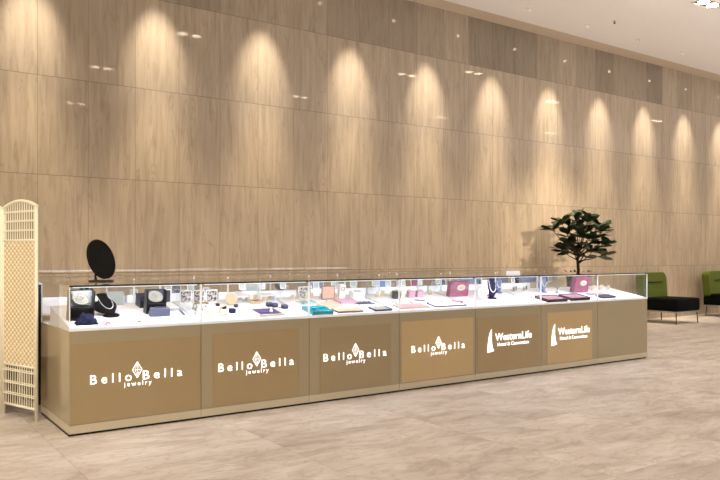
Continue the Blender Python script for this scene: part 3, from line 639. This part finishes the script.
for x, mt, lb in [(5.75, 'bluegrey', 'left'), (6.35, 'slate', 'middle'), (6.95, 'bluegrey', 'right')]:
    t = thing('jewelry_board', f'{lb} of three wide blue grey boards in the rear row behind the hotel logo cases', 'display board', (x, 1.93, rear(1.87)+.001)); leaning_card(t, .34, .125, M[mt], M[mt], .1)
rnd = random.Random(21)
def copy_thing(src, loc, rz):
    r = src.copy(); COL.objects.link(r); r.location = loc; r.rotation_euler = (src.rotation_euler[0], 0, rz)
    for ch in list(src.children):
        c = ch.copy(); COL.objects.link(c); c.parent = r
    return r
# rear row clutter
first = None
for k in range(26):
    x = 1.2+.26*k+rnd.uniform(-.04, .04); y = rnd.choice((1.87, 1.95, 2.20)); loc = (x, y, rear(y-.05)+.001)
    if first is None:
        first = thing('jewelry_card', 'small white jewelry card standing upright in the rear row of cases', 'jewelry card', loc, 0, 'white jewelry cards in the rear row')
        leaning_card(first, .075, .085, M['paper'], M['greygreen'], .12)
    else: copy_thing(first, loc, rnd.uniform(-.3, .3))
# earring cards and rings spread over the front decks
for ci, x0, x1, spots in ((2, 1.50, 1.96, 6), (3, 2.10, 2.75, 8), (4, 3.1, 3.9, 9), (5, 4.64, 4.76, 2), (6, 5.1, 5.45, 4), (7, 6.45, 6.85, 5)):
    name = ['', '', 'second', 'third', 'fourth', 'fifth', 'sixth', 'rightmost'][ci]; f1 = f2 = None
    for k in range(spots):
        x = x0+(x1-x0)*(k+.5)/spots; y = .54+.04*(k % 2); z = dz(y)+.0005
        if ci == 7: y -= .1; z = dz(y)+.0005
        if f1 is None:
            f1 = on_deck('earring_card', f'little folded earring card in the back line of the {name} case', 'earring card', x, y, 0, group=f'earring cards at the back of the {name} case')
            leaning_card(f1, .042, .06, M['cream'], M['slate'] if ci in (5, 6) else M['tan'], .15)
        else: copy_thing(f1, (x, y, z), rnd.uniform(-.4, .4)).rotation_mode = 'ZYX'
    for k in range(4):
        x = x0+(x1-x0)*(k+.3)/4; y = .245+.012*(k % 2)
        if ci == 3: y = .47
        if ci == 2: y = .30
        o = torus(.011, .0028).build('ring', M['silver' if ci % 2 else 'gold'], smooth=True) if f2 is None else f2.copy()
        if f2 is not None: COL.objects.link(o)
        f2 = f2 or tag(o, f"small {'silver' if ci % 2 else 'gold'} ring lying on the deck of the {name} case", 'ring', f'loose rings in the {name} case')
        o.location = (x, y, dz(y)+.0045); o.rotation_euler = (TILT, 0, 0)

# ------------------------------------------------------------------ round black mirror on the first case
rh, fh = Vector((math.sin(.959), -math.cos(.959), 0)), Vector((math.cos(.959), math.sin(.959), 0))
mr = thing('table_mirror', 'round black table mirror tilted on its foot, standing on the leftmost glass top', 'mirror', (.44, .78, HT+.0005))
nrm = (rh*.88 + Vector((0, 0, .26)) - fh*.30).normalized()
q = nrm.to_track_quat('Z', 'Y').to_matrix().to_4x4()
cen = Vector((0.0, 0.0, .185))
MB().lathe([(.001, -.006), (.165, -.006), (.172, -.002), (.172, .004), (.166, .007), (.160, .004), (.001, .004)], 48).xf(Matrix.Translation(cen) @ q).build('mirror_disc', M['mirror'], mr)
MB().lathe([(.10, 0), (.102, .006), (.09, .011), (.001, .012)], 32, (0, 0, 0)).build('foot', M['black'], mr)
bk = cen - nrm*.008
MB().tube([(-rh.x*.045, -rh.y*.045, .010), tuple(-rh*.05+Vector((0, 0, .05))), tuple(bk-Vector((0, 0, .10))), tuple(bk-Vector((0, 0, .03)))], [.016, .012, .010, .010], 10).build('neck', M['black'], mr)

# ------------------------------------------------------------------ rattan folding screen
def screen_panel(t, P, Q):
    P, Q = Vector(P), Vector(Q); w = (Q-P).length; a = math.atan2(Q.y-P.y, Q.x-P.x)
    T = Matrix.Translation(P) @ Matrix.Rotation(a, 4, 'Z')
    pnl = bpy.data.objects.new('screen_panel', None); COL.objects.link(pnl); pnl.parent = t; pnl.matrix_local = T; pnl.empty_display_size = .1
    r = .013
    def arch(x, z0, rise): u = 2*x/w-1; return z0 + rise*(1-u*u)
    for x in (r, w-r): MB().tube([(x, 0, 0), (x, 0, 1.685)], r, 10).build('post', M['rattan'], pnl, smooth=True)
    MB().tube([(x*w, 0, arch(x*w, 1.685, .052)) for x in [i/14 for i in range(15)]], .013, 10).build('arched_rail', M['rattan'], pnl, smooth=True)
    for z in (.093, .417, 1.42): MB().tube([(r, 0, z), (w-r, 0, z)], .011, 8).build('cross_rail', M['rattan'], pnl, smooth=True)
    m = MB(); m2 = MB(); n = 14
    for i in range(1, n):
        x = r+(w-2*r)*i/n
        m.tube([(x, 0, 1.42), (x, 0, arch(x, 1.68, .05))], .0042, 6); m2.tube([(x, 0, .093), (x, 0, .417)], .0042, 6)
    for z in (1.50, 1.575, 1.65): m.tube([(r, -.006, z-.004), (w-r, -.006, z-.004)], .004, 6).tube([(r, .006, z+.006), (w-r, .006, z+.006)], .004, 6)
    for z in (.18, .27, .37): m2.tube([(r, -.006, z), (w-r, -.006, z)], .005, 6).tube([(r, .006, z+.010), (w-r, .006, z+.010)], .005, 6)
    m.build('upper_lattice', M['rattan'], pnl); m2.build('lower_lattice', M['rattan'], pnl)
    MB().bb(2*r, w-2*r, -.006, .006, .417, 1.42).build('woven_panel', M['weave'], pnl)
fs = thing('folding_screen', 'cream rattan folding screen with arched panels, beside the left end of the counter', 'folding screen', (-.085, .645, 0))
pts = [(0, 0, 0), (-.168, .480, 0), (-.66, .62, 0), (-.83, 1.10, 0)]
for a, b in zip(pts[1:], pts): screen_panel(fs, a, b)
# storage behind the screen, seen through its lower canes
t = thing('tote_bag', 'dark red fabric tote bag on the floor behind the rattan screen', 'bag', (-.25, 1.55, 0), .3)
MB().box((0, 0, .19), (.34, .18, .38), taper=.9).build('bag_body', M['darkred'], t, bevel=.02, seg=3); MB().tube([(-.08, 0, .37), (-.06, 0, .50), (.06, 0, .50), (.08, 0, .37)], .008).build('handle', M['black'], t)
t = thing('storage_crate', 'black storage crate on the floor behind the rattan screen, left of the red bag', 'crate', (-.72, 2.25, 0), .1)
MB().bb(-.25, .25, -.18, .18, 0, .32).build('crate_body', M['black'], t, bevel=.01); MB().bb(-.26, .26, -.19, .19, .32, .35).build('lid', M['slate'], t, bevel=.006)

# ------------------------------------------------------------------ fiddle-leaf tree
tr = thing('potted_tree', 'small dark leafed potted tree behind the counters, casting a shadow on the wall', 'plant', (9.02, 2.66, 0))
MB().lathe([(.15, 0), (.17, .02), (.20, .93), (.21, .96), (.19, .96), (.18, .91), (.001, .91)], 32).build('planter', M['pot'], tr, smooth=False)
MB().lathe([(.18, .91), (.17, .93), (.001, .94)], 24).build('soil', M['soil'], tr)
rnd = random.Random(11)
tips = []
trk = MB(); trk.tube([(0, 0, .92), (.01, 0, 1.05), (0, .01, 1.25), (.02, 0, 1.42)], [.030, .027, .024, .020], 10)
def V(r_, u_, f_=0): return rh*r_ + fh*f_ + Vector((0, 0, u_))
# branches laid out across the crown: (side, up, depth) of each tip
br = [(-.52, 1.86, .05), (-.40, 1.98, -.12), (-.30, 1.62, -.2), (-.20, 1.95, .15), (-.10, 2.10, 0), (.05, 2.0, -.2), (.15, 2.06, .15), (.30, 1.92, -.05), (.42, 1.84, .12), (.38, 1.62, -.12), (.22, 1.48, .05), (-.14, 1.55, .10), (.05, 1.72, -.2), (.10, 1.80, .22), (-.05, 1.86, -.05), (.25, 1.74, 0.02), (-.25, 1.78, .0), (-.36, 1.52, .1), (-.22, 1.46, -.15), (.12, 1.52, -.2), (.40, 1.42, 0), (.0, 1.56, .2)]
for r_, u_, f_ in br:
    tip = V(r_+.07, u_-.09, f_); st = V(rnd.uniform(-.02, .02), rnd.uniform(1.15, 1.40), 0)
    mid = st.lerp(tip, .5)+Vector((0, 0, -.02)); trk.tube([st, mid, tip], [.012, .008, .004], 6); tips.append((tip, (tip-st).normalized()))
trk.build('trunk_and_branches', M['bark'], tr, smooth=True)
def leaf(m, base, d, L, W, roll):
    d = d.normalized(); up = Vector((0, 0, 1)); s = d.cross(up)
    s = s.normalized() if s.length > .1 else Vector((1, 0, 0)); n = s.cross(d)
    s = (s*math.cos(roll)+n*math.sin(roll)).normalized(); n = s.cross(d)
    rows = []
    for k, f in enumerate((0, .12, .35, .6, .82, 1)):
        wd = W*(.08, .42, .82, 1, .74, .04)[k]/2; c = base + d*L*f - n*L*.10*math.sin(f*PI) + Vector((0, 0, -L*.22*f*f))
        rows.append([m.bm.verts.new(c - s*wd + n*.18*wd), m.bm.verts.new(c), m.bm.verts.new(c + s*wd + n*.18*wd)])
    for A, B in zip(rows, rows[1:]):
        m.bm.faces.new((A[0], A[1], B[1], B[0])); m.bm.faces.new((A[1], A[2], B[2], B[1]))
lf = MB()
for tip, d in tips:
    for k in range(8):
        a = k*2.4+rnd.random(); out = Vector((math.cos(a), math.sin(a), rnd.uniform(-.25, .55))) + d*.7
        leaf(lf, tip - d*.05*rnd.random()*k*.6, out, rnd.uniform(.20, .29), rnd.uniform(.12, .155), rnd.uniform(-.5, .5))
o = lf.build('leaves', M['leaf'], tr, smooth=True); o['kind'] = 'stuff'
lf = MB()
for k in range(16):
    a = k*2.4; leaf(lf, Vector((math.cos(a)*.08, math.sin(a)*.08, .94)), Vector((math.cos(a), math.sin(a), 1.0)), rnd.uniform(.16, .26), .06, 0)
o = lf.build('ground_leaves', M['leaf'], tr, smooth=True); o['kind'] = 'stuff'

# ------------------------------------------------------------------ lounge chairs
def lounge_chair(x0, label, w=.80):
    t = thing('lounge_chair', label, 'lounge chair', (x0, 2.30, 0))
    MB().bb(0, w, 0, .86, .245, .49).build('seat', M['seat'], t, bevel=.035, seg=4)
    R = Matrix.Translation((0, .68, .42)) @ Matrix.Rotation(-.09, 4, 'X')
    poly = [(.0, 0), (w, 0), (w, .45)] + [(w-.11+.11*math.cos(a), .45+.11*math.sin(a)) for a in [PI/2*k/6 for k in range(7)]] + [(.11-.11*math.sin(a), .45+.11*math.cos(a)) for a in [PI/2*k/6 for k in range(7)]]
    MB().prism(poly, .17).xf(R).build('backrest', M['green'], t, bevel=.03, seg=4)
    MB().box((w/2, -.003, .36), (w*.62, .012, .016)).xf(R).build('backrest_slot', M['seat'], t)
    MB().bb(.02, w-.02, .02, .04, .218, .244).bb(.02, w-.02, .84, .86, .218, .244).bb(.02, .04, .04, .84, .218, .244).bb(w-.04, w-.02, .04, .84, .218, .244).build('frame', M['steel'], t)
    for lx in (.045, w-.045):
        for ly in (.045, .80): MB().tube([(lx, ly, .219), (lx+(.015 if lx > .3 else -.015), ly+(-.01 if ly < .3 else .01), 0)], [.012, .009], 8).build('leg', M['charcoal'], t)
    return t
lounge_chair(11.45, 'green backed black lounge chair right behind the end of the counter')
lounge_chair(13.85, 'green backed black lounge chair cut by the right edge of the photo', .95)

# ------------------------------------------------------------------ light and camera
W = bpy.data.worlds.new('lobby_ambience'); SC.world = W; W.use_nodes = True
bg = W.node_tree.nodes['Background']; bg.inputs[0].default_value = (1, .92, .79, 1); bg.inputs[1].default_value = .34
cam = bpy.data.cameras.new('camera'); co = bpy.data.objects.new('camera', cam); COL.objects.link(co)
co.location = (-1.271, -5.435, 1.294); co.rotation_euler = (PI/2, 0, .959-PI/2)
cam.sensor_width = 36; cam.lens = 724.3/720*36; cam.shift_y = (256.3-240)/720; cam.clip_end = 200
SC.camera = co
SC.view_settings.view_transform = 'Standard'; SC.view_settings.look = 'None'; SC.view_settings.exposure = 0
try:
    SC.cycles.transparent_max_bounces = 40; SC.cycles.max_bounces = 8
except Exception: pass
